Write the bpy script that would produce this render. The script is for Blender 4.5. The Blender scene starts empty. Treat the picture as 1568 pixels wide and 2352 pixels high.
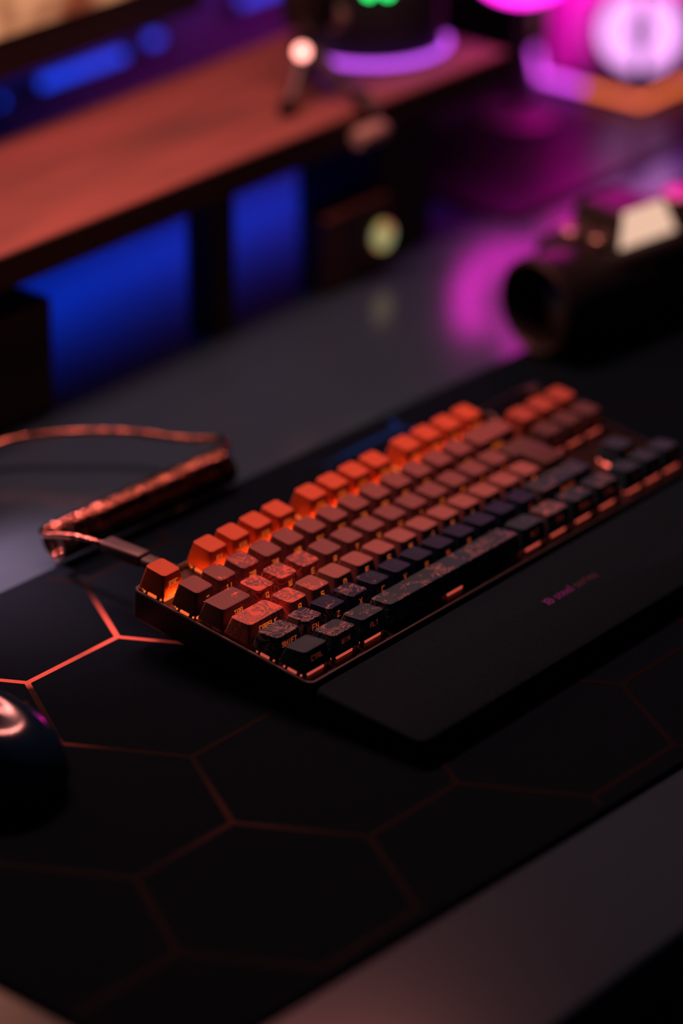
import bpy, bmesh, math, random
from mathutils import Vector, Matrix

random.seed(7)
S = bpy.context.scene
COL = S.collection
PI = math.pi

# ------------------------------------------------------------------ camera, world, lights, exposure
cam_d = bpy.data.cameras.new('camera')
cam = bpy.data.objects.new('camera', cam_d)
COL.objects.link(cam)
right = Vector((0.6386052, -0.7695235, 0.0041127))
down = Vector((-0.3350520, -0.2828532, -0.8987403))
fwd = Vector((0.6927651, 0.5725623, -0.4384620))
m = Matrix((right, -down, -fwd)).transposed().to_4x4()
m.translation = Vector((-1.2412, -1.0508, 0.9111))
cam.matrix_world = m
cam_d.sensor_fit = 'VERTICAL'
cam_d.sensor_height = 36.0
cam_d.sensor_width = 24.0
cam_d.lens = 8110.4 * 36.0 / 2352.0
cam_d.clip_start = 0.05
cam_d.clip_end = 20
cam_d.dof.use_dof = True
cam_d.dof.focus_distance = 1.888
cam_d.dof.aperture_fstop = 2.2
S.camera = cam

world = bpy.data.worlds.new('world')
S.world = world
world.use_nodes = True
world.node_tree.nodes['Background'].inputs[0].default_value = (0.35, 0.45, 0.8, 1)
world.node_tree.nodes['Background'].inputs[1].default_value = 0.010

S.view_settings.view_transform = 'Standard'
S.view_settings.look = 'None'
S.view_settings.gamma = 1.0
S.view_settings.use_curve_mapping = False
S.view_settings.exposure = 0.0
S.cycles.use_denoising = True
S.cycles.max_bounces = 6
S.cycles.diffuse_bounces = 3
S.cycles.glossy_bounces = 3
S.cycles.transmission_bounces = 4
S.cycles.sample_clamp_indirect = 4.0
S.cycles.caustics_reflective = False
S.cycles.caustics_refractive = False


def area_light(name, loc, target, size, size_y, col, watts, spread=180):
    d = bpy.data.lights.new(name, 'AREA')
    d.shape = 'RECTANGLE'
    d.size, d.size_y = size, size_y
    d.color = col
    d.energy = watts
    d.spread = math.radians(spread)
    o = bpy.data.objects.new(name, d)
    COL.objects.link(o)
    o.location = loc
    o.rotation_euler = (Vector(target) - Vector(loc)).to_track_quat('-Z', 'Y').to_euler()
    return o


# warm red lamp bar above the monitor
area_light('monitor_lamp', (0.27, 0.38, 0.74), (0.18, 0.18, 0.0), 0.45, 0.04, (1.0, 0.29, 0.25), 6.2)
area_light('riser_strip', (0.25, 0.502, 0.088), (0.25, 0.495, 0.0), 0.75, 0.03, (0.0, 0.07, 1.0), 0.8, 105)
area_light('left_fill', (0.015, 0.47, 0.27), (0.0, 0.26, 0.0), 0.06, 0.04, (1.0, 0.30, 0.34), 0.30, 34)  # added pinkish fill for the left of the desk, no lamp stands there
area_light('wall_fill', (0.66, 0.665, 0.10), (0.66, 0.70, 0.03), 0.5, 0.02, (0.0, 0.06, 1.0), 0.12)  # added blue wash for the wall, on top of what the tubes give


# ------------------------------------------------------------------ materials
def mat(name, col, rough=0.5, metal=0.0, spec=0.5, emit=None, strength=1.0, coat=0.0, coat_rough=0.1):
    mt = bpy.data.materials.new(name)
    mt.use_nodes = True
    b = mt.node_tree.nodes['Principled BSDF']
    b.inputs['Base Color'].default_value = (*col, 1)
    b.inputs['Roughness'].default_value = rough
    b.inputs['Metallic'].default_value = metal
    b.inputs['Specular IOR Level'].default_value = spec
    b.inputs['Coat Weight'].default_value = coat
    b.inputs['Coat Roughness'].default_value = coat_rough
    if emit:
        b.inputs['Emission Color'].default_value = (*emit, 1)
        b.inputs['Emission Strength'].default_value = strength
    return mt


def nd(mt, typ, **kw):
    n = mt.node_tree.nodes.new(typ)
    for k, v in kw.items():
        setattr(n, k, v)
    return n


def lk(mt, a, b):
    mt.node_tree.links.new(a, b)


def math_node(mt, op, a, b=None, c=None):
    n = nd(mt, 'ShaderNodeMath', operation=op)
    for i, v in enumerate((a, b, c)):
        if v is None:
            continue
        if isinstance(v, (int, float)):
            n.inputs[i].default_value = v
        else:
            lk(mt, v, n.inputs[i])
    return n.outputs[0]


def noisy(mt, scale, lo, hi, stretch=(1, 1, 1), detail=4, coord='Object', bump=0.0, bump_scale=None):
    """Vary the base colour of a material between two colours with noise."""
    b = mt.node_tree.nodes['Principled BSDF']
    tc = nd(mt, 'ShaderNodeTexCoord')
    mp = nd(mt, 'ShaderNodeMapping')
    mp.inputs['Scale'].default_value = stretch
    nz = nd(mt, 'ShaderNodeTexNoise')
    nz.inputs['Scale'].default_value = scale
    nz.inputs['Detail'].default_value = detail
    rp = nd(mt, 'ShaderNodeValToRGB')
    rp.color_ramp.elements[0].color = (*lo, 1)
    rp.color_ramp.elements[1].color = (*hi, 1)
    rp.color_ramp.elements[0].position = 0.3
    rp.color_ramp.elements[1].position = 0.7
    lk(mt, tc.outputs[coord], mp.inputs[0])
    lk(mt, mp.outputs[0], nz.inputs[0])
    lk(mt, nz.outputs[0], rp.inputs[0])
    lk(mt, rp.outputs[0], b.inputs['Base Color'])
    if bump:
        n2 = nd(mt, 'ShaderNodeTexNoise')
        n2.inputs['Scale'].default_value = bump_scale or scale * 3
        bp = nd(mt, 'ShaderNodeBump')
        bp.inputs['Strength'].default_value = bump
        bp.inputs['Distance'].default_value = 0.0005
        lk(mt, mp.outputs[0], n2.inputs[0])
        lk(mt, n2.outputs[0], bp.inputs['Height'])
        lk(mt, bp.outputs[0], b.inputs['Normal'])
    return mt


M = {}
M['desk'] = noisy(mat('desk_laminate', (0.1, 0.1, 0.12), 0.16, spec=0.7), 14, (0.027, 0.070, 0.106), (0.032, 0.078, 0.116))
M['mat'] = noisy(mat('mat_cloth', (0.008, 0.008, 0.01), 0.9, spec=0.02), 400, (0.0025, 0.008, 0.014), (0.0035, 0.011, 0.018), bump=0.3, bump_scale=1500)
M['wood'] = noisy(mat('riser_wood', (0.3, 0.1, 0.08), 0.5, spec=0.3), 9, (0.13, 0.07, 0.062), (0.30, 0.115, 0.105), stretch=(0.6, 4, 4), detail=6)
M['wood_dark'] = noisy(mat('riser_wood_edge', (0.05, 0.03, 0.025), 0.6, spec=0.2), 9, (0.04, 0.025, 0.02), (0.07, 0.04, 0.03), stretch=(0.6, 4, 4))
M['black'] = mat('black_plastic', (0.012, 0.012, 0.014), 0.5, spec=0.35)
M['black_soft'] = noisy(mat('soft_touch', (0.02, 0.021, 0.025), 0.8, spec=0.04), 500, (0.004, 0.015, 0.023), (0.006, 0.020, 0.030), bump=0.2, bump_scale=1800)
M['gloss'] = mat('gloss_black', (0.006, 0.008, 0.012), 0.12, spec=0.6)
M['alu'] = mat('anodised_plate', (0.045, 0.035, 0.036), 0.38, metal=0.6, spec=0.4)
M['case'] = mat('case_plastic', (0.03, 0.028, 0.034), 0.42, spec=0.45)
M['wall'] = noisy(mat('wall_paint', (0.35, 0.35, 0.38), 0.9, spec=0.1), 30, (0.05, 0.055, 0.08), (0.065, 0.07, 0.095))
M['floor'] = noisy(mat('floor_boards', (0.03, 0.025, 0.025), 0.6), 6, (0.02, 0.018, 0.018), (0.04, 0.03, 0.03), stretch=(1, 8, 1))
M['rubber'] = mat('rubber', (0.01, 0.01, 0.01), 0.9, spec=0.1)
M['cord'] = noisy(mat('braided_cord', (0.3, 0.1, 0.08), 0.11, metal=1.0), 190, (0.02, 0.009, 0.008), (0.50, 0.25, 0.18), bump=0.6, bump_scale=900)
M['connector'] = mat('connector_shell', (0.075, 0.075, 0.09), 0.45, metal=0.2)
M['pale'] = mat('pale_plastic', (0.38, 0.32, 0.28), 0.5)
M['metal'] = mat('brushed_metal', (0.35, 0.29, 0.26), 0.38, metal=0.9)
M['lens'] = mat('lens_glass', (0.01, 0.004, 0.02), 0.05, spec=1.0, coat=1.0, coat_rough=0.03)
M['case_in'] = mat('cabinet_lining', (0.55, 0.5, 0.6), 0.6)


def glow(name, col, strength):
    mt = bpy.data.materials.new(name)
    mt.use_nodes = True
    b = mt.node_tree.nodes['Principled BSDF']
    b.inputs['Base Color'].default_value = (0.02, 0.02, 0.02, 1)
    b.inputs['Emission Color'].default_value = (*col, 1)
    b.inputs['Emission Strength'].default_value = strength
    return mt


M['led_top'] = glow('led_orange', (1.0, 0.17, 0.02), 300.0)
M['led_mid'] = glow('led_orange_mid', (1.0, 0.17, 0.025), 16.0)
M['led_low'] = glow('led_coral', (1.0, 0.16, 0.08), 3.0)
M['pipe_top'] = glow('light_pipe_orange', (1.0, 0.14, 0.035), 0.95)
M['pipe_low'] = glow('light_pipe_coral', (1.0, 0.13, 0.085), 0.5)
M['legend_hi'] = glow('legend_bright', (1.0, 0.16, 0.02), 0.62)
M['legend_mid'] = glow('legend_mid', (1.0, 0.13, 0.03), 0.3)
M['legend_low'] = glow('legend_low', (1.0, 0.13, 0.06), 0.07)
M['blue_tube'] = glow('blue_tube', (0.0, 0.06, 1.0), 1.1)
M['purple_led'] = glow('purple_led', (0.62, 0.09, 1.0), 1.7)
M['pink_led'] = glow('pink_led', (0.85, 0.08, 1.0), 2.2)
M['orange_led'] = glow('orange_led', (1.0, 0.17, 0.05), 1.7)
M['ring_led'] = glow('ring_led', (0.95, 0.40, 1.0), 1.4)
M['ring_led2'] = glow('ring_led_wide', (1.0, 0.02, 0.70), 5.4)
M['red_led'] = glow('red_led', (1.0, 0.34, 0.29), 5.0)
M['display'] = glow('pale_highlight', (1.0, 0.62, 0.45), 0.85)  # glowing surface that imitates a bright highlight on the camera
M['green_led'] = glow('green_led', (0.03, 1.0, 0.2), 5.0)

# printed mat lines: the print itself fades from orange to nothing and turns blue at the far side
mt = mat('mat_print', (0.5, 0.08, 0.04), 0.8, spec=0.1)
at = nd(mt, 'ShaderNodeVertexColor', layer_name='print')
lk(mt, at.outputs[0], mt.node_tree.nodes['Principled BSDF'].inputs['Base Color'])
M['print'] = mt

# keycaps: the object's own colour is the plastic, alpha says how much contour-line print it carries
mt = mat('keycap_plastic', (0.3, 0.1, 0.1), 0.6, spec=0.18)
b = mt.node_tree.nodes['Principled BSDF']
oi = nd(mt, 'ShaderNodeObjectInfo')
geo = nd(mt, 'ShaderNodeNewGeometry')
nz = nd(mt, 'ShaderNodeTexNoise')
nz.inputs['Scale'].default_value = 64
nz.inputs['Detail'].default_value = 1.2
nz.inputs['Distortion'].default_value = 1.3
lk(mt, geo.outputs['Position'], nz.inputs['Vector'])
v = math_node(mt, 'MULTIPLY', nz.outputs[0], 13.0)
v = math_node(mt, 'FRACT', v)
line = math_node(mt, 'LESS_THAN', math_node(mt, 'ABSOLUTE', math_node(mt, 'SUBTRACT', v, 0.5)), 0.17)
nz2 = nd(mt, 'ShaderNodeTexNoise')
nz2.inputs['Scale'].default_value = 110
nz2.inputs['Detail'].default_value = 1.5
nz2.inputs['Distortion'].default_value = 1.2
lk(mt, geo.outputs['Position'], nz2.inputs['Vector'])
thr = math_node(mt, 'MULTIPLY_ADD', oi.outputs['Alpha'], -0.335, 0.86)
blob = math_node(mt, 'GREATER_THAN', nz2.outputs[0], thr)
gate = math_node(mt, 'GREATER_THAN', nz2.outputs[0], math_node(mt, 'MULTIPLY_ADD', oi.outputs['Alpha'], -0.5, 0.75))
msk = math_node(mt, 'MULTIPLY', line, gate)
msk = math_node(mt, 'MAXIMUM', msk, blob)
on = math_node(mt, 'GREATER_THAN', oi.outputs['Alpha'], 0.02)
msk = math_node(mt, 'MULTIPLY', msk, on)
sx = nd(mt, 'ShaderNodeSeparateColor')
lk(mt, oi.outputs['Color'], sx.inputs[0])
warm = math_node(mt, 'GREATER_THAN', sx.outputs[0], 0.06)
pc = nd(mt, 'ShaderNodeMix', data_type='RGBA')
pc.inputs['A'].default_value = (0.28, 0.19, 0.19, 1)
pc.inputs['B'].default_value = (0.86, 0.21, 0.15, 1)
lk(mt, warm, pc.inputs['Factor'])
mx = nd(mt, 'ShaderNodeMix', data_type='RGBA')
lk(mt, msk, mx.inputs['Factor'])
lk(mt, oi.outputs['Color'], mx.inputs['A'])
lk(mt, pc.outputs['Result'], mx.inputs['B'])
lk(mt, mx.outputs['Result'], b.inputs['Base Color'])
M['cap'] = mt

# monitor picture: warm dunes
mt = glow('screen_picture', (1, 0.4, 0.2), 1.0)
b = mt.node_tree.nodes['Principled BSDF']
tc = nd(mt, 'ShaderNodeTexCoord')
nz = nd(mt, 'ShaderNodeTexNoise')
nz.inputs['Scale'].default_value = 22
nz.inputs['Detail'].default_value = 1
rp = nd(mt, 'ShaderNodeValToRGB')
rp.color_ramp.elements[0].position = 0.4
rp.color_ramp.elements[0].color = (0.30, 0.06, 0.025, 1)
rp.color_ramp.elements[1].position = 0.62
rp.color_ramp.elements[1].color = (1.0, 0.42, 0.2, 1)
lk(mt, tc.outputs['Object'], nz.inputs[0])
lk(mt, nz.outputs[0], rp.inputs[0])
lk(mt, rp.outputs[0], b.inputs['Emission Color'])
sp3 = nd(mt, 'ShaderNodeSeparateXYZ')
lk(mt, tc.outputs['Object'], sp3.inputs[0])
mr = nd(mt, 'ShaderNodeMapRange')
mr.inputs['From Min'].default_value = 0.09
mr.inputs['From Max'].default_value = 0.28
mr.inputs['To Min'].default_value = 0.6
mr.inputs['To Max'].default_value = 1.8
lk(mt, sp3.outputs[2], mr.inputs[0])
lk(mt, mr.outputs[0], b.inputs['Emission Strength'])
M['screen'] = mt


# iridescent badge
mt = glow('rainbow_badge', (1, 1, 0.4), 0.5)
b = mt.node_tree.nodes['Principled BSDF']
tc = nd(mt, 'ShaderNodeTexCoord')
nz = nd(mt, 'ShaderNodeTexNoise')
nz.inputs['Scale'].default_value = 90
rp = nd(mt, 'ShaderNodeValToRGB')
cr = rp.color_ramp
cr.elements[0].position = 0.3
cr.elements[0].color = (0.05, 0.35, 0.6, 1)
cr.elements[1].position = 0.7
cr.elements[1].color = (0.9, 0.15, 0.1, 1)
e = cr.elements.new(0.45)
e.color = (0.8, 0.75, 0.25, 1)
e = cr.elements.new(0.56)
e.color = (0.9, 0.6, 0.2, 1)
lk(mt, tc.outputs['Object'], nz.inputs[0])
lk(mt, nz.outputs[0], rp.inputs[0])
lk(mt, rp.outputs[0], b.inputs['Emission Color'])
M['badge'] = mt


# ------------------------------------------------------------------ helpers (all lengths in millimetres)
K = 0.001


def link(name, me, m, parent=None, smooth=None):
    o = bpy.data.objects.new(name, me)
    COL.objects.link(o)
    if m is not None and not me.materials:
        for q in (m if isinstance(m, (list, tuple)) else [m]):
            me.materials.append(q)
    if parent:
        o.parent = parent
    if smooth:
        for p in me.polygons:
            p.use_smooth = True
        try:
            me.set_sharp_from_angle(angle=math.radians(smooth))
        except Exception:
            pass
    return o


def obj(name, bm, m, parent=None, smooth=None, bevel=0.0, seg=2):
    me = bpy.data.meshes.new(name)
    bmesh.ops.recalc_face_normals(bm, faces=bm.faces)
    bmesh.ops.scale(bm, vec=(K, K, K), verts=bm.verts)
    bm.to_mesh(me)
    bm.free()
    o = link(name, me, m, parent, smooth)
    if bevel:
        md = o.modifiers.new('bevel', 'BEVEL')
        md.width = bevel * K
        md.segments = seg
        md.limit_method = 'ANGLE'
        md.angle_limit = math.radians(40)
    return o


def empty(name, loc=(0, 0, 0), rot=(0, 0, 0), parent=None):
    o = bpy.data.objects.new(name, None)
    o.empty_display_size = 0.01
    COL.objects.link(o)
    o.location = [c * K for c in loc]
    o.rotation_euler = rot
    if parent:
        o.parent = parent
    return o


def tag(o, label, cat, group=None, kind=None):
    if label:
        o['label'] = label
    if cat:
        o['category'] = cat
    if group:
        o['group'] = group
    if kind:
        o['kind'] = kind
    return o


def box(bm, x0, x1, y0, y1, z0, z1, mi=0):
    vs = [bm.verts.new(p) for p in ((x0, y0, z0), (x1, y0, z0), (x1, y1, z0), (x0, y1, z0), (x0, y0, z1), (x1, y0, z1), (x1, y1, z1), (x0, y1, z1))]
    for f in ((3, 2, 1, 0), (4, 5, 6, 7), (0, 1, 5, 4), (1, 2, 6, 5), (2, 3, 7, 6), (3, 0, 4, 7)):
        fc = bm.faces.new([vs[i] for i in f])
        fc.material_index = mi
    return vs


def rrect(cx, cy, w, d, r, n=4):
    r = min(r, w / 2 - 0.01, d / 2 - 0.01)
    pts = []
    for sx_, sy_, a0 in ((1, 1, 0), (-1, 1, 90), (-1, -1, 180), (1, -1, 270)):
        for i in range(n + 1):
            a = math.radians(a0 + 90 * i / n)
            pts.append((cx + sx_ * (w / 2 - r) + r * math.cos(a), cy + sy_ * (d / 2 - r) + r * math.sin(a)))
    return pts


def loops(bm, rings, cap0=True, cap1=True, mi=0):
    """Skin a list of equal-length closed rings of 3D points."""
    vr = [[bm.verts.new(p) for p in r] for r in rings]
    n = len(vr[0])
    for a, b_ in zip(vr, vr[1:]):
        for i in range(n):
            f = bm.faces.new((a[i], a[(i + 1) % n], b_[(i + 1) % n], b_[i]))
            f.material_index = mi
    if cap0:
        bm.faces.new(list(reversed(vr[0]))).material_index = mi
    if cap1:
        bm.faces.new(vr[-1]).material_index = mi
    return vr


def lathe(bm, prof, cx=0, cy=0, n=40, axis='z', mi=0):
    """prof: list of (radius, height)."""
    rings = []
    for r, h in prof:
        ring = []
        for i in range(n):
            a = 2 * PI * i / n
            p = (r * math.cos(a), r * math.sin(a), h)
            if axis == 'x':
                p = (h, r * math.cos(a), r * math.sin(a))
            elif axis == 'y':
                p = (r * math.sin(a), h, r * math.cos(a))
            ring.append((p[0] + cx, p[1] + cy, p[2]))
        rings.append(ring)
    return loops(bm, rings, mi=mi)


def tube(bm, pts, rad, n=10, closed=False, mi=0):
    pts = [Vector(p) for p in pts]
    rings = []
    N = len(pts)
    up = Vector((0, 0, 1))
    prev = None
    for i, p in enumerate(pts):
        if closed:
            t = (pts[(i + 1) % N] - pts[i - 1]).normalized()
        else:
            t = (pts[min(i + 1, N - 1)] - pts[max(i - 1, 0)]).normalized()
        if prev is None:
            ref = up if abs(t.dot(up)) < 0.95 else Vector((1, 0, 0))
            u = t.cross(ref).normalized()
        else:
            u = (prev - t * prev.dot(t)).normalized()
        prev = u
        w = t.cross(u)
        r = rad[i] if isinstance(rad, (list, tuple)) else rad
        rings.append([tuple(p + (u * math.cos(2 * PI * k / n) + w * math.sin(2 * PI * k / n)) * r) for k in range(n)])
    if closed:
        vr = loops(bm, rings, False, False, mi)
        a, b_ = vr[-1], vr[0]
        # match the twist between last and first ring
        best = min(range(n), key=lambda s: (a[0].co - b_[s].co).length)
        for i in range(n):
            bm.faces.new((a[i], a[(i + 1) % n], b_[(i + 1 + best) % n], b_[(i + best) % n])).material_index = mi
    else:
        loops(bm, rings, True, True, mi)


def smooth_path(pts, sub=8):
    """Catmull-Rom through the points."""
    P = [Vector(p) for p in pts]
    P = [P[0] * 2 - P[1]] + P + [P[-1] * 2 - P[-2]]
    out = []
    for i in range(1, len(P) - 2):
        for k in range(sub):
            t = k / sub
            a, b_, c, d = P[i - 1], P[i], P[i + 1], P[i + 2]
            out.append(0.5 * ((2 * b_) + (c - a) * t + (2 * a - 5 * b_ + 4 * c - d) * t * t + (3 * b_ - a - 3 * c + d) * t ** 3))
    out.append(P[-2])
    return out


def new():
    return bmesh.new()


# ------------------------------------------------------------------ setting
bm = new()
box(bm, -2500, 3000, -2500, 700, -780, -730)
tag(obj('floor', bm, M['floor']), 'dark floor under the desk', 'floor', kind='structure')
bm = new()
box(bm, -2500, 3000, 700, 760, -730, 1700)
tag(obj('wall_back', bm, M['wall']), 'painted wall behind the desk lit blue by the tubes', 'wall', kind='structure')

# desk
desk = tag(empty('desk', (200, 200, -730)), 'dark grey laminate desk with a semi-gloss top under everything', 'desk')
bm = new()
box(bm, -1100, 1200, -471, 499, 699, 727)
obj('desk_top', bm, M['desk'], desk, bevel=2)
for sx_ in (-1040, 1100):
    for sy_ in (-380, 400):
        bm = new()
        box(bm, sx_, sx_ + 50, sy_, sy_ + 50, 0, 699)
        obj('leg', bm, M['black'], desk)

# ------------------------------------------------------------------ desk mat with printed honeycomb
ROT = math.radians(-2.2)
mat_me_root = None
bm = new()
W2, D2 = 450, 199
cxm, cym = 169, 14
pts = rrect(0, 0, 2 * W2, 2 * D2, 10)


def mrot(x, y):
    return (cxm + x * math.cos(ROT) - y * math.sin(ROT), cym + x * math.sin(ROT) + y * math.cos(ROT))


def minv(X, Y):
    X -= cxm
    Y -= cym
    return (X * math.cos(ROT) + Y * math.sin(ROT), -X * math.sin(ROT) + Y * math.cos(ROT))


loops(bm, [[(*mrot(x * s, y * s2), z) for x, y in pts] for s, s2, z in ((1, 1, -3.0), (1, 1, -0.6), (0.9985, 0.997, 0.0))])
cl = bm.loops.layers.color.new('print')
L = 69.29
TH = math.radians(-1.08)
V1 = Vector((-70.5, 134.2))


def ed(k):
    a = TH + math.radians(k)
    return Vector((math.cos(a), math.sin(a))) * L


A_, B_, C_ = ed(0), ed(-60), ed(-120)


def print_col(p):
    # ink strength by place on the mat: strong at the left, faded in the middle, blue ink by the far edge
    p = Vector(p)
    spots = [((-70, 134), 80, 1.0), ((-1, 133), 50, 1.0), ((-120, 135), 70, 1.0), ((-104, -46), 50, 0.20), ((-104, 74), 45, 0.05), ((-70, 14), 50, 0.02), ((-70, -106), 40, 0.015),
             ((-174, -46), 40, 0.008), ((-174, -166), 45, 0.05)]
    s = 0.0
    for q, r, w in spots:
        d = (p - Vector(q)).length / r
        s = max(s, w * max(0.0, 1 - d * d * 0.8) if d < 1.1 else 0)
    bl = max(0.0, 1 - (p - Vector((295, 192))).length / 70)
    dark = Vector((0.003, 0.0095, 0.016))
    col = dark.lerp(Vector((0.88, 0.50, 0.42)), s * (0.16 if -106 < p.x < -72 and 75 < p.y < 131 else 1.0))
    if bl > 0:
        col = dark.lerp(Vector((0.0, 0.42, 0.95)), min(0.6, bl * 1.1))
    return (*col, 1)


def strip(p, q, w=1.7):
    p, q = Vector(p), Vector(q)
    n = (q - p).normalized()
    s = Vector((-n.y, n.x)) * w
    N = 10
    p = p + n * 0.9
    q = q - n * 0.9
    for i in range(N):
        a = p.lerp(q, i / N)
        b_ = p.lerp(q, (i + 1) / N)
        quad = [a - s, b_ - s, b_ + s, a + s]
        if any(abs(minv(v.x, v.y)[0]) > W2 - 3 or abs(minv(v.x, v.y)[1]) > D2 - 3 for v in quad):
            continue
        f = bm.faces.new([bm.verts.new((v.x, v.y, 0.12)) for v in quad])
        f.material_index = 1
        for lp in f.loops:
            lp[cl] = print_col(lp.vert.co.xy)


T1, T2 = B_ + C_, A_ + B_
for i in range(-4, 9):
    for j in range(-7, 8):
        v = V1 + T2 * i + T1 * j
        for e_ in (A_, C_, -B_):
            strip(v, v + e_)
        for c_, fl in ((v, 0), (v + A_, PI / 3)):
            if abs(minv(c_.x, c_.y)[0]) > W2 - 6 or abs(minv(c_.x, c_.y)[1]) > D2 - 6:
                continue
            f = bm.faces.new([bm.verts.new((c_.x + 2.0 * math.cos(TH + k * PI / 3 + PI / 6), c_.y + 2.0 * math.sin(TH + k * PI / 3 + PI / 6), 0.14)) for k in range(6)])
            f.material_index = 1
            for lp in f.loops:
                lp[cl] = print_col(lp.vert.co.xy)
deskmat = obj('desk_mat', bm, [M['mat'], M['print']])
tag(deskmat, 'large black cloth desk mat with a printed honeycomb fading from orange to blue', 'desk mat')

# ------------------------------------------------------------------ keyboard
U = 19.05
TILT = math.asin(0.11558)
kb = tag(empty('keyboard', (0, 0, 23), (TILT, 0, 0)), 'tilted mechanical keyboard with orange to black keycaps and orange backlight', 'keyboard')
HT = [9.06, 9.23, 8.58, 9.47, 11.46, 11.19]          # keytop height by row, front to back
TL = [-11, -9, -6, -2.5, 1.5, 2.0]                   # keytop tilt by row, degrees
SK = -1.0                                            # lower rim of the keycaps
GAP = 0.242


def row_y(r):
    return (5.5 + GAP if r == 5 else r + 0.5) * U


# case
X0, X1, Y0, Y1 = -3.9, 351.6, -8.0, 120.0
cx, cy, w, d = (X0 + X1) / 2, (Y0 + Y1) / 2, X1 - X0, Y1 - Y0


def ring(inset, z, r=5.0):
    return [(x, y, z) for x, y in rrect(cx, cy, w - 2 * inset, d - 2 * inset, max(r - inset, 0.6))]


bm = new()
rg = [ring(3.0, -20.5), ring(0.6, -18.0), ring(0, -6.5), ring(0, -1.9), ring(0.5, -1.2), ring(1.7, -1.2), ring(2.0, -5.0), ring(2.9, -5.0)]
loops(bm, rg)
obj('case', bm, M['case'], kb, smooth=35)
bm = new()
loops(bm, [ring(3.0, -5.4), ring(3.0, -4.5), ring(3.4, -4.2)])
obj('top_plate', bm, M['alu'], kb, smooth=35)
for fx in (30, 300):
    bm = new()
    box(bm, fx, fx + 24, 104, 112, -35.6, -18.5)
    obj('foot', bm, M['rubber'], kb, bevel=1)
for fx in (20, 310):
    bm = new()
    box(bm, fx, fx + 24, -4, 2, -22.2, -20)
    obj('front_pad', bm, M['rubber'], kb)


def cap_mesh(wu, row, du=1.0, notch=None):
    """Tapered keycap centred on its key with a dished, tilted top; heights in keyboard space."""
    wb, db = wu * U - 0.95, du * U - 0.95
    wt, dt = wu * U - 5.6, du * U - 4.9
    h = HT[row]
    t = math.tan(math.radians(TL[row]))
    yo = 0.55
    n = 5
    rings = []
    for k, (s, rr) in enumerate(((0.0, 1.2), (0.5, 1.8), (0.93, 2.4), (0.985, 2.3), (1.0, 2.0))):
        e_ = [0, 0.47, 0.93, 0.985, 1.0][k]
        ww = wb + (wt - wb) * e_ - (0.5 if k == 4 else 0)
        dd = db + (dt - db) * e_ - (0.5 if k == 4 else 0)
        ring_ = []
        for x, y in rrect(0, yo * e_, ww, dd, rr, n):
            top = h + (y - yo) * t + 0.28 - (0 if k < 4 else 0)
            ring_.append((x, y, SK + (top - SK) * s))
        rings.append(ring_)
    bm_ = new()
    vr = loops(bm_, rings, True, False)
    # dished top: inner rings
    inner = rings[-1]
    prev = vr[-1]
    for q in (0.75, 0.45, 0.15):
        cur = []
        for x, y, z in inner:
            xx, yy = x * q, yo + (y - yo) * q
            dish = 0.0
            xe = abs(xx) - max(0.0, (wt - dt) / 2)
            xe = max(0.0, xe)
            lim = min(wt, dt) / 2
            dish = -0.45 * (1 - (xe / lim) ** 2)
            cur.append(bm_.verts.new((xx, yy, h + (yy - yo) * t + 0.28 + dish * (1 - q * q * 0.6))))
        N = len(cur)
        for i in range(N):
            bm_.faces.new((prev[i], prev[(i + 1) % N], cur[(i + 1) % N], cur[i]))
        prev = cur
    bm_.faces.new(prev)
    return bm_


def enter_mesh():
    """L-shaped (upside-down) tall enter key, centred on its upper-right cell block."""
    h = (HT[3] + HT[2]) / 2 + 0.2
    # outline corners of the full cell shape, relative to u=13.5 / row 2 front
    bm_ = new()
    rings = []
    for k, (s, g, r0) in enumerate(((0.0, 0.5, 1.0), (0.5, 1.7, 1.5), (0.93, 2.5, 2.0), (0.985, 2.6, 2.0), (1.0, 2.9, 1.8))):
        x0, x1 = g, 1.5 * U - g
        x0b = 0.25 * U + g
        y0, y1, ym = g, 2 * U - g, U + g * 0.9
        corners = [(x1, y1, 1), (x0, y1, 1), (x0, ym, 1), (x0b, ym, -1), (x0b, y0, 1), (x1, y0, 1)]
        ring_ = []
        nC = len(corners)
        for i, (x, y, sg) in enumerate(corners):
            a = Vector(corners[i - 1][:2]) - Vector((x, y))
            b_ = Vector(corners[(i + 1) % nC][:2]) - Vector((x, y))
            r = min(r0, a.length * 0.45, b_.length * 0.45)
            a.normalize()
            b_.normalize()
            P0, P2 = Vector((x, y)) + a * r, Vector((x, y)) + b_ * r
            for q in range(5):
                u = q / 4
                p = P0 * (1 - u) ** 2 + Vector((x, y)) * 2 * u * (1 - u) + P2 * u * u
                tz = h - (p.y - U) * math.tan(math.radians(4.3))
                ring_.append((p.x, p.y, SK + (tz - SK) * s))
        rings.append(ring_)
    loops(bm_, rings)
    return bm_


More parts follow.
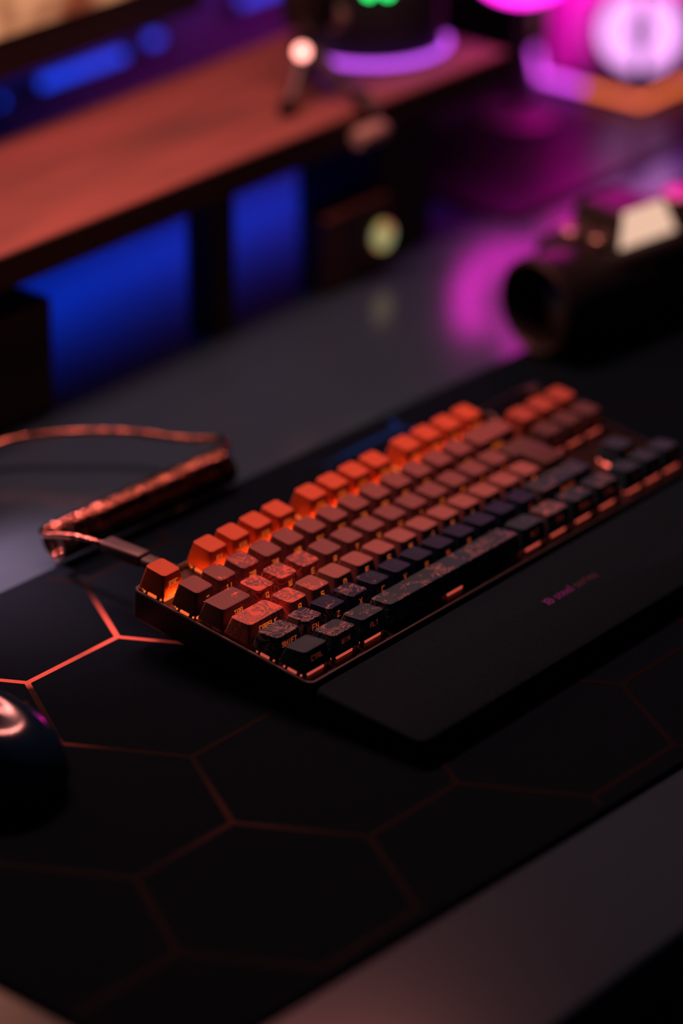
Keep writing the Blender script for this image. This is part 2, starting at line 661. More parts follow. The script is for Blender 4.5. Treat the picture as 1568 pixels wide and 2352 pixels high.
# simple stroke lettering for the side legends (strokes on a 2 x 3 grid)
GL = {
    'A': [[(0, 0), (0, 2.4), (0.6, 3), (2, 3), (2, 0)], [(0, 1.3), (2, 1.3)]], 'B': [[(0, 0), (0, 3), (2, 3), (2, 0), (0, 0)], [(0, 1.6), (2, 1.6)]],
    'C': [[(2, 3), (0, 3), (0, 0), (2, 0)]], 'D': [[(0, 0), (0, 3), (1.5, 3), (2, 2.5), (2, 0), (0, 0)]], 'E': [[(2, 3), (0, 3), (0, 0), (2, 0)], [(0, 1.5), (1.7, 1.5)]],
    'F': [[(2, 3), (0, 3), (0, 0)], [(0, 1.5), (1.7, 1.5)]], 'G': [[(2, 3), (0, 3), (0, 0), (2, 0), (2, 1.4), (1.1, 1.4)]], 'H': [[(0, 0), (0, 3)], [(2, 0), (2, 3)], [(0, 1.5), (2, 1.5)]],
    'I': [[(1, 0), (1, 3)]], 'J': [[(2, 3), (2, 0), (0, 0), (0, 0.9)]], 'K': [[(0, 0), (0, 3)], [(2, 3), (0.2, 1.5), (2, 0)]], 'L': [[(0, 3), (0, 0), (2, 0)]],
    'M': [[(0, 0), (0, 3), (2, 3), (2, 0)], [(1, 3), (1, 0)]], 'N': [[(0, 0), (0, 3), (2, 0), (2, 3)]], 'O': [[(0, 0), (0, 3), (2, 3), (2, 0), (0, 0)]],
    'P': [[(0, 0), (0, 3), (2, 3), (2, 1.4), (0, 1.4)]], 'Q': [[(0, 0.4), (0, 3), (2, 3), (2, 0.4), (0, 0.4)], [(1.2, 1), (2, -0.2)]], 'R': [[(0, 0), (0, 3), (2, 3), (2, 1.4), (0, 1.4)], [(1, 1.4), (2, 0)]],
    'S': [[(2, 3), (0, 3), (0, 1.6), (2, 1.6), (2, 0), (0, 0)]], 'T': [[(0, 3), (2, 3)], [(1, 3), (1, 0)]], 'U': [[(0, 3), (0, 0), (2, 0), (2, 3)]], 'V': [[(0, 3), (1, 0), (2, 3)]],
    'W': [[(0, 3), (0, 0), (2, 0), (2, 3)], [(1, 0), (1, 2.2)]], 'X': [[(0, 0), (2, 3)], [(0, 3), (2, 0)]], 'Y': [[(0, 3), (0, 1.6), (2, 1.6)], [(2, 3), (2, 0), (0, 0)]], 'Z': [[(0, 3), (2, 3), (0, 0), (2, 0)]],
    '0': [[(0, 0), (0, 3), (2, 3), (2, 0), (0, 0)]], '1': [[(0.4, 2.4), (1, 3), (1, 0)]], '2': [[(0, 3), (2, 3), (2, 1.5), (0, 1.5), (0, 0), (2, 0)]], '3': [[(0, 3), (2, 3), (2, 0), (0, 0)], [(0.4, 1.5), (2, 1.5)]],
    '4': [[(0, 3), (0, 1.4), (2, 1.4)], [(2, 3), (2, 0)]], '5': [[(2, 3), (0, 3), (0, 1.6), (2, 1.6), (2, 0), (0, 0)]], '6': [[(2, 3), (0, 3), (0, 0), (2, 0), (2, 1.5), (0, 1.5)]], '7': [[(0, 3), (2, 3), (1, 0)]],
    '8': [[(0, 0), (0, 3), (2, 3), (2, 0), (0, 0)], [(0, 1.5), (2, 1.5)]], '9': [[(2, 1.5), (0, 1.5), (0, 3), (2, 3), (2, 0), (0, 0)]],
    '!': [[(1, 3), (1, 1)], [(1, 0.3), (1, 0)]], '@': [[(2, 0), (0, 0), (0, 3), (2, 3), (2, 1), (1, 1), (1, 2), (2, 2)]], '#': [[(0.5, 0), (0.7, 3)], [(1.4, 0), (1.6, 3)], [(0, 1), (2, 1)], [(0, 2), (2, 2)]],
    '$': [[(2, 2.6), (0, 2.6), (0, 1.5), (2, 1.5), (2, 0.4), (0, 0.4)], [(1, 3), (1, 0)]], '%': [[(0, 0), (2, 3)], [(0, 2.6), (0.5, 2.6)], [(1.5, 0.4), (2, 0.4)]], '^': [[(0.2, 2), (1, 3), (1.8, 2)]],
    '&': [[(2, 0), (0.3, 2.4), (1, 3), (1.5, 2.4), (0, 0.8), (0.6, 0), (2, 1.2)]], '*': [[(1, 3), (1, 1.2)], [(0.2, 2.6), (1.8, 1.6)], [(1.8, 2.6), (0.2, 1.6)]], '(': [[(1.4, 3), (0.7, 2.2), (0.7, 0.8), (1.4, 0)]],
    ')': [[(0.6, 3), (1.3, 2.2), (1.3, 0.8), (0.6, 0)]], '-': [[(0.3, 1.5), (1.7, 1.5)]], '_': [[(0, 0), (2, 0)]], '=': [[(0.2, 1), (1.8, 1)], [(0.2, 2), (1.8, 2)]], '+': [[(0.2, 1.5), (1.8, 1.5)], [(1, 2.4), (1, 0.6)]],
    ',': [[(1, 0.5), (0.7, -0.3)]], '.': [[(1, 0.3), (1, 0)]], '/': [[(0, 0), (2, 3)]], ';': [[(1, 2), (1, 1.7)], [(1, 0.5), (0.7, -0.3)]], ':': [[(1, 2), (1, 1.7)], [(1, 0.4), (1, 0.1)]], "'": [[(1, 3), (1, 2.2)]],
    '"': [[(0.6, 3), (0.6, 2.2)], [(1.4, 3), (1.4, 2.2)]], '[': [[(1.5, 3), (0.6, 3), (0.6, 0), (1.5, 0)]], ']': [[(0.5, 3), (1.4, 3), (1.4, 0), (0.5, 0)]], '`': [[(0.6, 0.6), (1, 0.2)]], '~': [[(0.1, 2.2), (0.6, 2.7), (1.3, 2.2), (1.9, 2.7)]],
    '<': [[(1.8, 3), (0.3, 1.5), (1.8, 0)]], '>': [[(0.2, 3), (1.7, 1.5), (0.2, 0)]], '?': [[(0.2, 3), (1.8, 3), (1.8, 1.6), (1, 1.6), (1, 0.8)], [(1, 0.3), (1, 0)]], ' ': [],
}


def legend_mesh(text, size, fmap, sw=0.23):
    """Strokes laid on a surface through fmap(u, v) -> 3D point; size is the letter height in mm."""
    g = size / 3.0
    adv = 2.9 * g
    W_ = len(text) * adv - 0.9 * g
    bm_ = new()
    for i, ch in enumerate(text):
        ox = -W_ / 2 + i * adv
        for st in GL.get(ch, []):
            for p, q in zip(st, st[1:]):
                p, q = Vector(p) * g, Vector(q) * g
                dv = q - p
                if dv.length < 1e-6:
                    continue
                dv.normalize()
                s = Vector((-dv.y, dv.x)) * sw
                p, q = p - dv * sw, q + dv * sw
                bm_.faces.new([bm_.verts.new(fmap(ox + v.x, v.y)) for v in (p - s, q - s, q + s, p + s)])
    return bm_


C_F = (0.66, 0.15, 0.065)
C_N = (0.27, 0.125, 0.12)
C_Q = (0.235, 0.125, 0.125)
C_A = (0.33, 0.165, 0.15)
C_Z = (0.008, 0.03, 0.075)
C_B = (0.020, 0.062, 0.09)
C_E = (0.11, 0.07, 0.07)
keys = []     # (u centre, width u, row, legend, colour, print amount)
keys.append((0.5, 1, 5, 'ESC', C_F, 0))
for i in range(12):
    keys.append(([2.5, 3.5, 4.5, 5.5, 7, 8, 9, 10, 11.5, 12.5, 13.5, 14.5][i], 1, 5, 'F%d' % (i + 1), C_F, 0))
for i, lg in enumerate(['`~', '1!', '2@', '3#', '4$', '5%', '6^', '7&', '8*', '9(', '0)', '-_', '=+']):
    keys.append((i + 0.5, 1, 4, lg, C_N, {1: 0.22, 2: 0.5, 3: 0.2}.get(i, 0)))
keys.append((14, 2, 4, 'BACK', C_N, 0))
keys.append((0.75, 1.5, 3, 'TAB', C_Q, 0.15))
for i, lg in enumerate('QWERTYUIOP[]'):
    keys.append((2 + i, 1, 3, lg, C_Q, {0: 0.95, 1: 0.9, 2: 0.6}.get(i, 0)))
keys.append((0.875, 1.75, 2, 'CAPSLK', C_A, 0.9))
for i, lg in enumerate("ASDFGHJKL;'#"):
    keys.append((2.25 + i, 1, 2, lg, C_A, {0: 1.0, 1: 0.35, 2: 0.2}.get(i, 0)))
keys.append((0.625, 1.25, 1, 'SHIFT', C_B, 0.7))
keys.append((1.75, 1, 1, 'FN', C_Z, 0.9))
for i, lg in enumerate('ZXCVBNM,./'):
    keys.append((2.75 + i, 1, 1, lg, C_Z, {0: 0.45, 1: 0.5, 2: 0.2}.get(i, 0)))
keys.append((13.625, 2.75, 1, 'SHIFT', C_B, 0.4))
for u, wu, lg, pr in ((0.625, 1.25, 'CTRL', 0.05), (1.875, 1.25, 'WIN', 0.6), (3.125, 1.25, 'ALT', 0.45), (6.875, 6.25, '', 0.45), (10.625, 1.25, 'ALT', 0.2), (11.875, 1.25, 'FN', 0.9), (13.125, 1.25, 'MENU', 0.3), (14.375, 1.25, 'CTRL', 0.4)):
    keys.append((u, wu, 0, lg, C_B, pr))
for i, lg in enumerate(('INS', 'HOME', 'PGUP')):
    keys.append((15.75 + i, 1, 4, lg, (0.42, 0.12, 0.08), 0))
for i, lg in enumerate(('DEL', 'END', 'PGDN')):
    keys.append((15.75 + i, 1, 3, lg, C_E, 0))
keys.append((16.75, 1, 1, '^', C_B, 0))
for i, lg in enumerate('<_>'):
    keys.append((15.75 + i, 1, 0, lg, C_B, 0))

cap_cache = {}
LED_ROW = {5: 'led_top', 4: 'led_top', 3: 'led_mid', 2: 'led_mid', 1: 'led_low', 0: 'led_low'}


def switch_meshes():
    bm_ = new()
    loops(bm_, [[(x, y, z) for x, y in rrect(0, 0, s, s, 0.8)] for s, z in ((14.6, -4.3), (14.6, -2.2), (12.6, 0.6), (11.2, 3.0))])
    hs = bpy.data.meshes.new('switch')
    bmesh.ops.recalc_face_normals(bm_, faces=bm_.faces)
    bmesh.ops.scale(bm_, vec=(K, K, K), verts=bm_.verts)
    bm_.to_mesh(hs)
    bm_.free()
    hs.materials.append(M['black'])
    return hs


sw_mesh = switch_meshes()


def pipe_mesh(m_, hw=7.75):
    """Clear plastic light guide around a switch: bars and small round pegs on each side."""
    bm_ = new()
    for s in (-1, 1):
        box(bm_, -6.6, 6.2, s * 7.75 - 0.45, s * 7.75 + 0.45, -3.9, -2.3)
        box(bm_, s * hw - 0.45, s * hw + 0.45, -2.8, 3.0, -3.9, -2.5)
        for yy in (-6.2, 5.6):
            bmesh.ops.create_icosphere(bm_, subdivisions=1, radius=0.75, matrix=Matrix.Translation((s * hw, yy, -3.2)))
    me = bpy.data.meshes.new('light_guide')
    bmesh.ops.scale(bm_, vec=(K, K, K), verts=bm_.verts)
    bm_.to_mesh(me)
    bm_.free()
    me.materials.append(m_)
    return me


def led_mesh(m_):
    bm_ = new()
    box(bm_, -2.2, 2.2, 7.35, 8.0, -2.2, -0.4)
    me = bpy.data.meshes.new('led')
    bmesh.ops.scale(bm_, vec=(K, K, K), verts=bm_.verts)
    bm_.to_mesh(me)
    bm_.free()
    me.materials.append(m_)
    return me


pipes = {k: pipe_mesh(M[k]) for k in ('pipe_top', 'pipe_low')}
pipes['dot'] = pipe_mesh(glow('light_guide_bright', (1.0, 0.14, 0.10), 2.2))
pipes['wide'] = pipe_mesh(M['pipe_low'], 9.9)
leds = {k: led_mesh(M[k]) for k in ('led_top', 'led_mid', 'led_low')}

for u, wu, r, lg, colr, pr in keys:
    key_ = (wu, r)
    if key_ not in cap_cache:
        o = obj('keycap', cap_mesh(wu, r), M['cap'], kb, smooth=40)
        cap_cache[key_] = o.data
    else:
        o = link('keycap', cap_cache[key_], None, kb)
    o.location = (u * U * K, row_y(r) * K, 0)
    o.color = (*colr, pr)
    # side legend on the front face
    if lg:
        db, dt = U - 0.95, U - 4.9
        y_b, y_t = -db / 2, 0.55 - dt / 2
        zt = HT[r] + (y_t - 0.55) * math.tan(math.radians(TL[r])) + 0.28

        def fm(a, b_, y_b=y_b, y_t=y_t, zt=zt):
            q = 0.46 + b_ / math.hypot(zt - SK, y_t - y_b)
            return (a, y_b + (y_t - y_b) * q - 0.12, SK + (zt - SK) * q)
        lm = obj('legend', legend_mesh(lg, 3.0 if len(lg) <= 2 else 2.5, fm), M['legend_hi' if r >= 2 and u < 15 else ('legend_mid' if r == 1 else 'legend_low')], o)
    # switch, light guide and diode under the cap
    xs = [u]
    for uu in xs:
        s = link('switch', sw_mesh, None, kb)
        s.location = (uu * U * K, row_y(r) * K, 0)
        g_ = link('light_guide', pipes['dot' if (u, r) == (16.75, 1) else 'wide' if wu == 1.25 else ('pipe_low' if r <= 1 or u > 15 else 'pipe_top')], None, s)
        l_ = link('led', leds[LED_ROW[r]], None, s)

o = obj('keycap', enter_mesh(), M['cap'], kb, smooth=40)
o.location = (13.5 * U * K, 2 * U * K, 0)
o.color = (*C_E, 0)
s = link('switch', sw_mesh, None, kb)
s.location = (14.35 * U * K, 3 * U * K, 0)
link('light_guide', pipes['pipe_top'], None, s)
link('led', leds['led_mid'], None, s)

bm = new()
loops(bm, [[(x, y, z) for x, y in rrect(318, 109, 36, 15, 2)] for z in (-4.2, 1.4)])
obj('display', bm, M['gloss'], kb, smooth=35, bevel=0.4)
bm = new()
lathe(bm, [(1, -5), (4.6, -5), (5, -4.5), (5, 4.5), (4.6, 5), (1, 5)], n=28, axis='x')
o = obj('volume_roller', bm, M['case'], kb, smooth=35)
o.location = (0.342, 0.109, 0.001)

# ------------------------------------------------------------------ wrist rest
wr = tag(empty('wrist_rest', (174, -46, 0)), 'black soft wrist rest with a logo tinted with a painted purple reflection in front of the keyboard', 'wrist rest')
bm = new()
ys, zs = (-37, 37.5), (13.2, 18.8)


def wr_ring(inset, lvl):
    out = []
    for x, y in rrect(0, 0.25, 355.5 - 2 * inset, 74.5 - 2 * inset, 6):
        t_ = (y + 37) / 74.5
        out.append((x, y, 0.4 + (12.8 + 5.6 * t_) * lvl))
    return out


loops(bm, [wr_ring(0.8, 0), wr_ring(0, 0.08), wr_ring(0, 0.86), wr_ring(0.5, 0.95), wr_ring(1.6, 1.0)])
obj('cushion', bm, M['black_soft'], wr, smooth=40)


def text_mesh(body, size):
    cu = bpy.data.curves.new('lettering', 'FONT')
    cu.body = body
    cu.size = size * K
    cu.align_y = 'BOTTOM_BASELINE'
    cu.extrude = 0.00005
    o_ = bpy.data.objects.new('lettering', cu)
    COL.objects.link(o_)
    dg = bpy.context.evaluated_depsgraph_get()
    me = bpy.data.meshes.new_from_object(o_.evaluated_get(dg))
    bpy.data.objects.remove(o_)
    bpy.data.curves.remove(cu)
    return me


M['logo'] = mat('logo_purple_sheen', (0.16, 0.028, 0.30), 0.4, metal=0.0)  # purple reflection on the lettering put into the base colour
M['logo_dim'] = mat('logo_faint_sheen', (0.05, 0.025, 0.05), 0.5)  # weaker end of the same painted reflection
slope = math.atan2(5.6, 74.5)


def wr_top(y):
    return 0.4 + 12.8 + 5.6 * (y + 37) / 74.5


bm = new()
for r0, r1 in ((2.0, 2.9), (0.3, 1.1)):
    n = 28
    a = [bm.verts.new((r1 * math.cos(2 * PI * i / n), r1 * math.sin(2 * PI * i / n), 0)) for i in range(n)]
    b2 = [bm.verts.new((r0 * math.cos(2 * PI * i / n), r0 * math.sin(2 * PI * i / n), 0)) for i in range(n)]
    for i in range(n):
        bm.faces.new((a[i], a[(i + 1) % n], b2[(i + 1) % n], b2[i]))
for sg in (1, -1):
    bm.faces.new([bm.verts.new(p) for p in ((-2.0, sg * 2.0, 0), (-3.6, sg * 2.9, 0), (-3.6, sg * 1.9, 0), (-2.6, sg * 1.2, 0))])
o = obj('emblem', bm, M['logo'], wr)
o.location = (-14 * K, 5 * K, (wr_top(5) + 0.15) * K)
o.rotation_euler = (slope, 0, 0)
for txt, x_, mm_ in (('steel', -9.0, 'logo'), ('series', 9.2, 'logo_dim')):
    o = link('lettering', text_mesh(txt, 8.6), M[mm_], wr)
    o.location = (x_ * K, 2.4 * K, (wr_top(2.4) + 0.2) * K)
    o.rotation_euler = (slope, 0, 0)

# ------------------------------------------------------------------ coiled cable
cab = tag(empty('coiled_cable', (32, 225, 0)), 'dark red braided coiled cable lying behind the keyboard, plugged in at its left corner', 'cable')
bm = new()
hx = []
turns, R_, rw = 27, 9.8, 2.2
xa, xb = 10, 152
jit = [random.uniform(-0.45, 0.3) for _ in range(turns + 1)]
for i in range(turns * 16 + 1):
    t = i / (turns * 16)
    a = 2 * PI * turns * t + PI / 2
    jr = R_ + jit[i // 16] + (jit[min(i // 16 + 1, turns)] - jit[i // 16]) * (i % 16) / 16
    hx.append((xa + (xb - xa) * t, -1.5 - 7 * t + jr * math.cos(a), 12.2 + jr * math.sin(a)))
tube(bm, hx, rw, n=8)
obj('coil', bm, M['cord'], cab, smooth=60)
bm = new()
x_e, y_e, z_e = hx[-1]
tube(bm, smooth_path([(x_e, y_e, z_e), (x_e + 7, y_e + 6, z_e + 1), (161, 8, 21), (152, 26, 19), (139, 56, 19), (113, 86, 19), (85, 113, 14), (28, 122, 5), (-60, 118, 3.5), (-200, 122, 3.5)], 10), rw, n=10)
obj('long_lead', bm, M['cord'], cab, smooth=60)
bm = new()
tube(bm, smooth_path([hx[0], (4, 0, 22), (-1, -8, 24), (-1, -32, 30), (-1, -56, 32.5)], 8), 1.9, n=10)
obj('short_lead', bm, M['cord'], cab, smooth=60)
bm = new()
loops(bm, [[(-1 + x, y, 32.5 + z) for x, z in rrect(0, 0, 11 * s, 7.5 * s, 2)] for s, y in ((0.8, -54), (1, -55), (1, -82), (0.9, -83))])
o = obj('connector', bm, M['connector'], cab, smooth=40)
bm = new()
loops(bm, [[(-1 + x, y, 32 + z) for x, z in rrect(0, 0, 9.5, 5.5, 2)] for y in (-84.5, -104)])
obj('plug', bm, M['connector'], cab, smooth=40)

# ------------------------------------------------------------------ mouse
ms = tag(empty('mouse', (-160, 99, 0.2), (0, 0, math.radians(6))), 'glossy blue-black computer mouse at the left edge of the honeycomb mat', 'mouse')


def mouse_ring(s, z, dy=0.0):
    out = []
    n = 36
    for i in range(n):
        a = 2 * PI * i / n
        x = 32 * math.copysign(abs(math.cos(a)) ** 0.8, math.cos(a))
        y = 61 * math.copysign(abs(math.sin(a)) ** 0.75, math.sin(a))
        x *= 1 - 0.12 * math.exp(-((y - 5) / 22) ** 2)
        hump = 1 - 0.22 * max(0, (y / 61)) ** 1.5 - 0.12 * max(0, -y / 61) ** 2
        out.append((x * s, y * s + dy, z * hump))
    return out


bm = new()
loops(bm, [mouse_ring(s, z) for s, z in ((0.9, 0), (0.97, 3), (1.0, 10), (0.98, 18), (0.92, 26), (0.8, 33), (0.6, 37.5), (0.35, 39.5), (0.1, 40))])
ms.scale = (1.05, 1.1, 1.15)
obj('shell', bm, mat('mouse_gloss', (0.004, 0.02, 0.05), 0.14, spec=0.45, coat=0.0, coat_rough=0.08), ms, smooth=60)
bm = new()
lathe(bm, [(1, -3.5), (9.5, -3.5), (10.5, -2.5), (10.5, 2.5), (9.5, 3.5), (1, 3.5)], n=28, axis='x')
o = obj('scroll_wheel', bm, M['rubber'], ms, smooth=35)
o.location = (0, 0.036, 0.0265)

# ------------------------------------------------------------------ wooden riser shelf with the things under it
rs = tag(empty('monitor_riser', (250, 436, -3)), 'long wooden monitor riser shelf lit red, standing across the back of the desk', 'shelf')
bm = new()
box(bm, -800, 403, -70, 73, 99, 121)
o = obj('shelf_board', bm, M['wood'], rs, bevel=1.5)
bm = new()
box(bm, -800, 403, -71.5, -70, 98.5, 120)
obj('edge_band', bm, M['wood_dark'], rs)
for x0, x1, ya, yb in ((-760, -720, -60, 60), (270, 330, -62, 10), (99, 120, -64, -40)):
    bm = new()
    box(bm, x0, x1, ya, yb, 0, 99)
    obj('leg', bm, M['wood_dark'], rs, bevel=1)

b1 = tag(empty('speaker_box', (60, 405, -3)), 'dark wooden box under the left part of the riser shelf', 'box')
bm = new()
box(bm, -190, 138, -34, 40, 3, 78)
obj('cabinet', bm, M['wood_dark'], b1, bevel=2)
for sx_ in (-170, 120):
    bm = new()
    box(bm, sx_ - 8, sx_ + 8, -28, 34, 0, 3)
    obj('foot', bm, M['rubber'], b1)

b2_ = tag(empty('badge_box', (500, 392, -3)), 'low brown box with a small rainbow round light under the right end of the shelf', 'box')
bm = new()
box(bm, -48, 19, -30, -5, 0, 55)
obj('cabinet', bm, noisy(mat('brown_box', (0.1, 0.045, 0.03), 0.6), 20, (0.085, 0.04, 0.028), (0.12, 0.055, 0.035)), b2_, bevel=2)
bm = new()
lathe(bm, [(0.5, -33.2), (9, -33.2), (10, -32.4), (10, -30)], n=32, axis='y')
o = obj('round_light', bm, M['badge'], b2_, smooth=35)
o.location = (0.010, 0, 0.027)
o['label'] = 'round rainbow coloured light'

# ------------------------------------------------------------------ monitor
mo = tag(empty('monitor', (120, 500, 118.2)), 'wide black monitor with a glowing orange picture standing on the riser shelf', 'monitor')
bm = new()
box(bm, -330, 360, -6, 22, 46, 430)
obj('housing', bm, M['black'], mo, bevel=3)
bm = new()
box(bm, -322, 352, -7, -6, 75, 422)
obj('screen', bm, M['screen'], mo)
bm = new()
box(bm, -60, 0, 22, 30, 6, 300)
obj('stand_post', bm, M['black'], mo, bevel=2)
bm = new()
box(bm, -95, 25, -50, 30, 0, 6)
obj('stand_foot', bm, M['black'], mo, bevel=2)

# ------------------------------------------------------------------ blue light tubes on the back wall
tubes = [(470, 482, 53, 'blue light tube at the left end of the row on the back wall'), (512, 612, 55, 'longest bright blue light tube in the gap under the monitor'),
         (628, 652, 58, 'short dim blue light tube between two longer tubes'), (735, 830, 64, 'blue light tube behind the right end of the riser shelf')]
for xa, xb, z, lab in tubes:
    t = tag(empty('light_tube', ((xa + xb) / 2, 694, z)), lab, 'light tube', 'blue tubes on the back wall')
    h = (xb - xa) / 2
    bm = new()
    tube(bm, [(-h, 0, 0), (h, 0, 0)], 4.0, n=14)
    obj('tube', bm, M['blue_tube'], t, smooth=40)
    for s_ in (-1, 1):
        bm = new()
        box(bm, s_ * h - 3, s_ * h + 3, -6, 6, -6, 6)
        obj('end_cap', bm, M['black'], t, bevel=0.8)

# ------------------------------------------------------------------ tripod microphone on the shelf
tp = tag(empty('microphone', (488, 405, 118.2)), 'small dark tripod microphone with a red light, standing by the right shelf edge', 'microphone')
for ax, ay, nm in ((-36, -8, 'leg'), (10, -34, 'leg'), (30, 28, 'leg')):
    bm = new()
    tube(bm, [(0, 4, 36), (ax * 0.5, 4 + (ay - 4) * 0.5, 20), (ax, ay, 2.6)], [4.5, 4.0, 2.6], n=12)
    lg_ = obj(nm, bm, M['connector'], tp, smooth=50)
    bm = new()
    bmesh.ops.create_uvsphere(bm, u_segments=16, v_segments=10, radius=5.2, matrix=Matrix.Translation((ax, ay, 5.2)) @ Matrix.Diagonal((1.6, 1, 1, 1)))
    obj('rubber_foot', bm, M['rubber'], lg_, smooth=60)
bm = new()
lathe(bm, [(3, 28), (5, 30), (5, 46), (17, 50), (19, 56), (19, 92), (17, 96), (4, 97)], cx=6, cy=8, n=32)
obj('body', bm, M['black'], tp, smooth=40)
bm = new()
lathe(bm, [(3, 97), (16, 98), (19, 104), (20, 116), (17, 128), (10, 135), (1, 137)], cx=6, cy=8, n=32)
obj('grille', bm, M['case'], tp, smooth=40)
bm = new()
bmesh.ops.create_uvsphere(bm, u_segments=16, v_segments=10, radius=4.8, matrix=Matrix.Translation((-16, -4, 38)))
obj('red_light', bm, M['red_led'], tp, smooth=60)
bm = new()
tube(bm, smooth_path([(8, -32, 6), (8, -44, 5), (8, -48, -2), (8, -48, -12)], 6), 3.0, n=10)
ck = obj('clamp_hook', bm, M['connector'], tp, smooth=50)
bm = new()
lathe(bm, [(1, -14), (5.5, -14), (7, -12), (7, 12), (5.5, 14), (1, 14)], n=24, axis='x')
ck2 = obj('clamp_knob', bm, M['pale'], ck, smooth=40)
ck2.location = (-0.004, -0.053, -0.012)
bm = new()
bmesh.ops.create_uvsphere(bm, u_segments=20, v_segments=12, radius=8.5, matrix=Matrix.Translation((21, -2, 52)))
obj('knob', bm, M['pale'], tp, smooth=60)

# ------------------------------------------------------------------ round speaker with a purple ring
sp = tag(empty('smart_speaker', (596, 444, 118.2)), 'round black speaker with a purple ring of light at its base and a green light', 'speaker')
bm = new()
lathe(bm, [(1, 0), (52, 0), (55, 1.5), (55, 3), (49, 4), (1, 4)], n=56)
obj('base', bm, M['black'], sp, smooth=40)
bm = new()
ra = [(54.5 * math.cos(a), 54.5 * math.sin(a), 5.6) for a in [math.radians(160 + 158 * i / 60) for i in range(61)]]
tube(bm, ra, 2.2, n=10)
obj('ring_light', bm, M['purple_led'], sp, smooth=60)
bm = new()
lathe(bm, [(1, 4), (50, 4), (51, 8), (51, 92), (47, 99), (1, 100)], n=56)
obj('body', bm, noisy(mat('speaker_cloth', (0.01, 0.014, 0.03), 0.8), 300, (0.008, 0.012, 0.026), (0.014, 0.02, 0.04)), sp, smooth=40)
for q in (-1, 1):
    bm = new()
    bmesh.ops.create_uvsphere(bm, u_segments=14, v_segments=8, radius=3.0, matrix=Matrix.Translation((-36 + 4.5 * q, -36.5 - 4.5 * q, 56)))
    o_ = obj('green_light', bm, M['green_led'], sp, smooth=60)

# ------------------------------------------------------------------ black plinth, computer tower, ring lamp
bm = new()
loops(bm, [[(x, y, z) for x, y in rrect(925, 522, 570, 354, 6)] for z in (-3, 2.0)])
pl = obj('plinth_board', bm, mat('gloss_board', (0.003, 0.003, 0.005), 0.3, spec=0.12), None, smooth=35)
tag(pl, 'thin glossy black board under the computer tower, mirroring its light strip', 'board')

pc_ = tag(empty('computer_tower', (885, 411, 2.2)), 'computer tower glowing magenta with a purple to orange light strip round its base', 'computer')
poly = [(0, 0), (0, 94), (68, 152), (300, 152), (300, 0)]


def prism(bm_, pts_, z0, z1):
    loops(bm_, [[(x, y, z0) for x, y in pts_], [(x, y, z1) for x, y in pts_]])


bm = new()
prism(bm, poly, 3, 10)
obj('base_plate', bm, M['black'], pc_, bevel=0.8)
for fx, fy in ((20, 14), (20, 84), (280, 14), (280, 138)):
    bm = new()
    lathe(bm, [(7, 0), (7, 3)], cx=fx, cy=fy, n=16)
    obj('foot', bm, M['rubber'], pc_)
for pth, mm_ in (([(30, 152 - 33, 6), (-1.5, 94, 6), (-1.5, 56, 6)], 'pink_led'), ([(-1.5, 52, 6), (-1.5, -1.5, 6), (300, -1.5, 6)], 'orange_led')):
    bm = new()
    if mm_ == 'pink_led':
        pth = [(44, 133, 6), (-1.5, 94.6, 6), (-1.5, 54, 6)]
    for p, q in zip(pth, pth[1:]):
        tube(bm, [p, q], 2.6, n=10)
    obj('light_strip', bm, M[mm_], pc_, smooth=60)
bm = new()
prism(bm, [(290, 8), (290, 146), (300, 152), (300, 0)], 10, 400)
prism(bm, [(68, 152), (300, 152), (290, 146), (70, 146)], 10, 400)
obj('back_panel', bm, M['case_in'], pc_)
bm = new()
prism(bm, poly, 400, 408)
obj('top_panel', bm, M['black'], pc_, bevel=1)
for x_, y_ in ((2, 2), (3, 92), (290, 2)):
    bm = new()
    box(bm, x_, x_ + 5, y_, y_ + 5, 10, 400)
    obj('corner_post', bm, M['black'], pc_)


def fan(parent, loc, rotz, R0, m_, depth=16, tilt=0):
    f_ = empty('fan', loc, (0, tilt, rotz), parent)
    bm_ = new()
    lathe(bm_, [(R0 * 1.12, -depth / 2), (R0 * 1.18, -depth / 2), (R0 * 1.18, depth / 2), (R0 * 1.12, depth / 2), (R0 * 1.12, -depth / 2)], n=40, axis='x')
    obj('fan_housing', bm_, M['black'], f_, smooth=35)
    bm_ = new()
    tube(bm_, [(-depth / 2, R0 * 0.64 * math.cos(2 * PI * i / 48), R0 * 0.64 * math.sin(2 * PI * i / 48)) for i in range(48)], R0 * 0.37, n=12, closed=True)
    obj('fan_ring_light', bm_, m_, f_, smooth=60)
    bm_ = new()
    lathe(bm_, [(1, -depth / 2), (R0 * 0.3, -depth / 2), (R0 * 0.32, depth / 2), (1, depth / 2)], n=24, axis='x')
    for k in range(7):
        a = 2 * PI * k / 7
        ca, sa = math.cos(a), math.sin(a)
        c2, s2 = math.cos(a + 0.5), math.sin(a + 0.5)
        ri, ro = R0 * 0.3, R0 * 1.05
        f1 = [(-3, ri * ca, ri * sa), (-3, ro * ca, ro * sa), (3, ro * c2, ro * s2), (3, ri * c2, ri * s2)]
        f1 = [(p[0] + 8, p[1], p[2]) for p in f1]
        va = [bm_.verts.new(p) for p in f1]
        vb = [bm_.verts.new((p[0] + 1.2, p[1], p[2])) for p in f1]
        bm_.faces.new(va)
        bm_.faces.new(list(reversed(vb)))
        for i in range(4):
            bm_.faces.new((va[i], va[(i + 1) % 4], vb[(i + 1) % 4], vb[i]))
    obj('fan_blades', bm_, M['case_in'], f_)
    return f_


fan(pc_, (28, 22, 53), math.radians(35), 32, M['ring_led'])

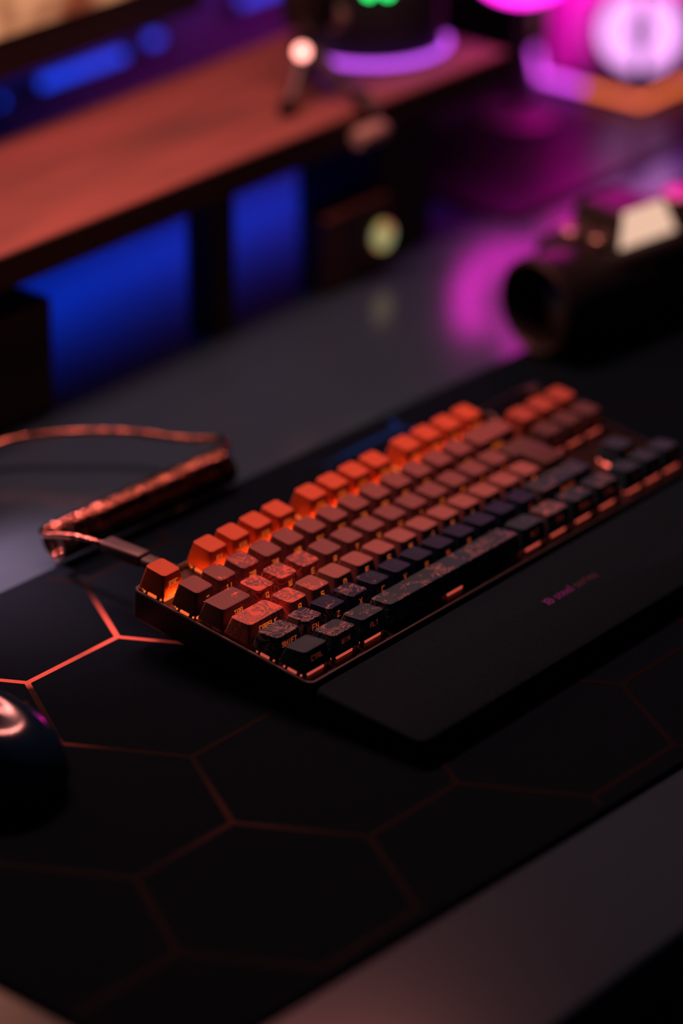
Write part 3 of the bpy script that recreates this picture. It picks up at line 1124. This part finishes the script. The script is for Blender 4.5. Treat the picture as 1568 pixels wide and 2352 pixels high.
bm = new()
prism(bm, [(4, 90), (64, 4), (70, 8), (10, 94)], 10, 400)
obj('inner_panel', bm, M['case_in'], pc_)
area_light('tower_led', (0.905, 0.425, 0.20), (0.925, 0.455, 0.04), 0.05, 0.03, (1.0, 0.0, 0.5), 1.9)

ringl = tag(empty('ring_lamp', (808, 470, 2.2), (0, 0, math.radians(38))), 'bright pink ring lamp on a short stand to the left of the computer tower', 'lamp')
bm = new()
lathe(bm, [(1, 0), (30, 0), (30, 3), (26, 5), (1, 5)], n=32)
obj('base', bm, M['black'], ringl, smooth=40)
bm = new()
tube(bm, [(4, 0, 4), (4, 0, 94)], 3.5, n=12)
obj('post', bm, M['black'], ringl)
bm = new()
tube(bm, [(-4, 38 * math.cos(2 * PI * i / 56), 140 + 38 * math.sin(2 * PI * i / 56)) for i in range(56)], 9, n=14, closed=True)
obj('ring_light', bm, M['ring_led2'], ringl, smooth=60)
bm = new()
lathe(bm, [(27, 0), (48, 0), (48, 8), (27, 8), (27, 0)], n=40, axis='x')
o = obj('ring_housing', bm, M['black'], ringl, smooth=35)
o.location = (0.004, 0, 0.140)

# ------------------------------------------------------------------ camera lying behind the keyboard
ph = tag(empty('photo_camera', (521, 170, 0.3), (0, 0, math.radians(-8))), 'black photo camera with bright metal top dials standing behind the keyboard on the right', 'camera')
bm = new()
loops(bm, [[(x, y, z) for x, y in rrect(35, 20, 120 - i, 62 - i, 12)] for i, z in ((3, 0), (0, 3), (0, 44), (3, 49), (10, 52))])
obj('camera_body', bm, M['black'], ph, smooth=40)
bm = new()
lathe(bm, [(10, 20), (29, 18), (30, -8), (31.5, -12), (31.5, -34), (34, -40), (34, -58), (31, -60), (29, -58), (28, -40)], n=44, axis='x')
o = obj('lens_barrel', bm, M['black'], ph, smooth=35)
o.location = (0, 0.010, 0.0295)
o.scale = (1, 0.84, 0.84)
bm = new()
lathe(bm, [(0.5, -46), (12, -45), (24, -41), (27.5, -38)], n=36, axis='x')
o2 = obj('front_element', bm, M['lens'], o, smooth=60)
bm = new()
loops(bm, [[(-3, 0, 52), (-3, 42, 52), (45, 42, 52), (45, 0, 52)], [(4, 4, 70), (4, 40, 70), (37, 40, 70), (37, 4, 70)]])
obj('viewfinder_hump', bm, M['black'], ph, bevel=2)
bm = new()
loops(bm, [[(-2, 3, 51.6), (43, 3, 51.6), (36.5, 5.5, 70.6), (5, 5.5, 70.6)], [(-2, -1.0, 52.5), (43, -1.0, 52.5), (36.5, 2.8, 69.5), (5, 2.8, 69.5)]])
obj('highlight_patch', bm, M['display'], ph)['label'] = 'pale glowing patch standing in for a highlight'  # glowing slab in place of a highlight on the hump
for dx, dy, rr, hh in ((-8, 30, 9, 8), (-10, 8, 7, 10), (76, 26, 11, 9), (82, 4, 7, 5)):
    bm = new()
    lathe(bm, [(1, 51), (rr, 51), (rr, 51 + hh - 1), (rr - 1, 51 + hh), (1, 51 + hh)], cx=dx, cy=dy, n=24)
    obj('dial', bm, M['metal'], ph, smooth=35)
bm = new()
loops(bm, [[(x, y, z) for x, y in rrect(78, -14, 26, 22, 8)] for z in (2, 46)])
obj('grip', bm, M['rubber'], ph, smooth=40, bevel=2)
ph.scale = (1.15, 1.15, 1.15)
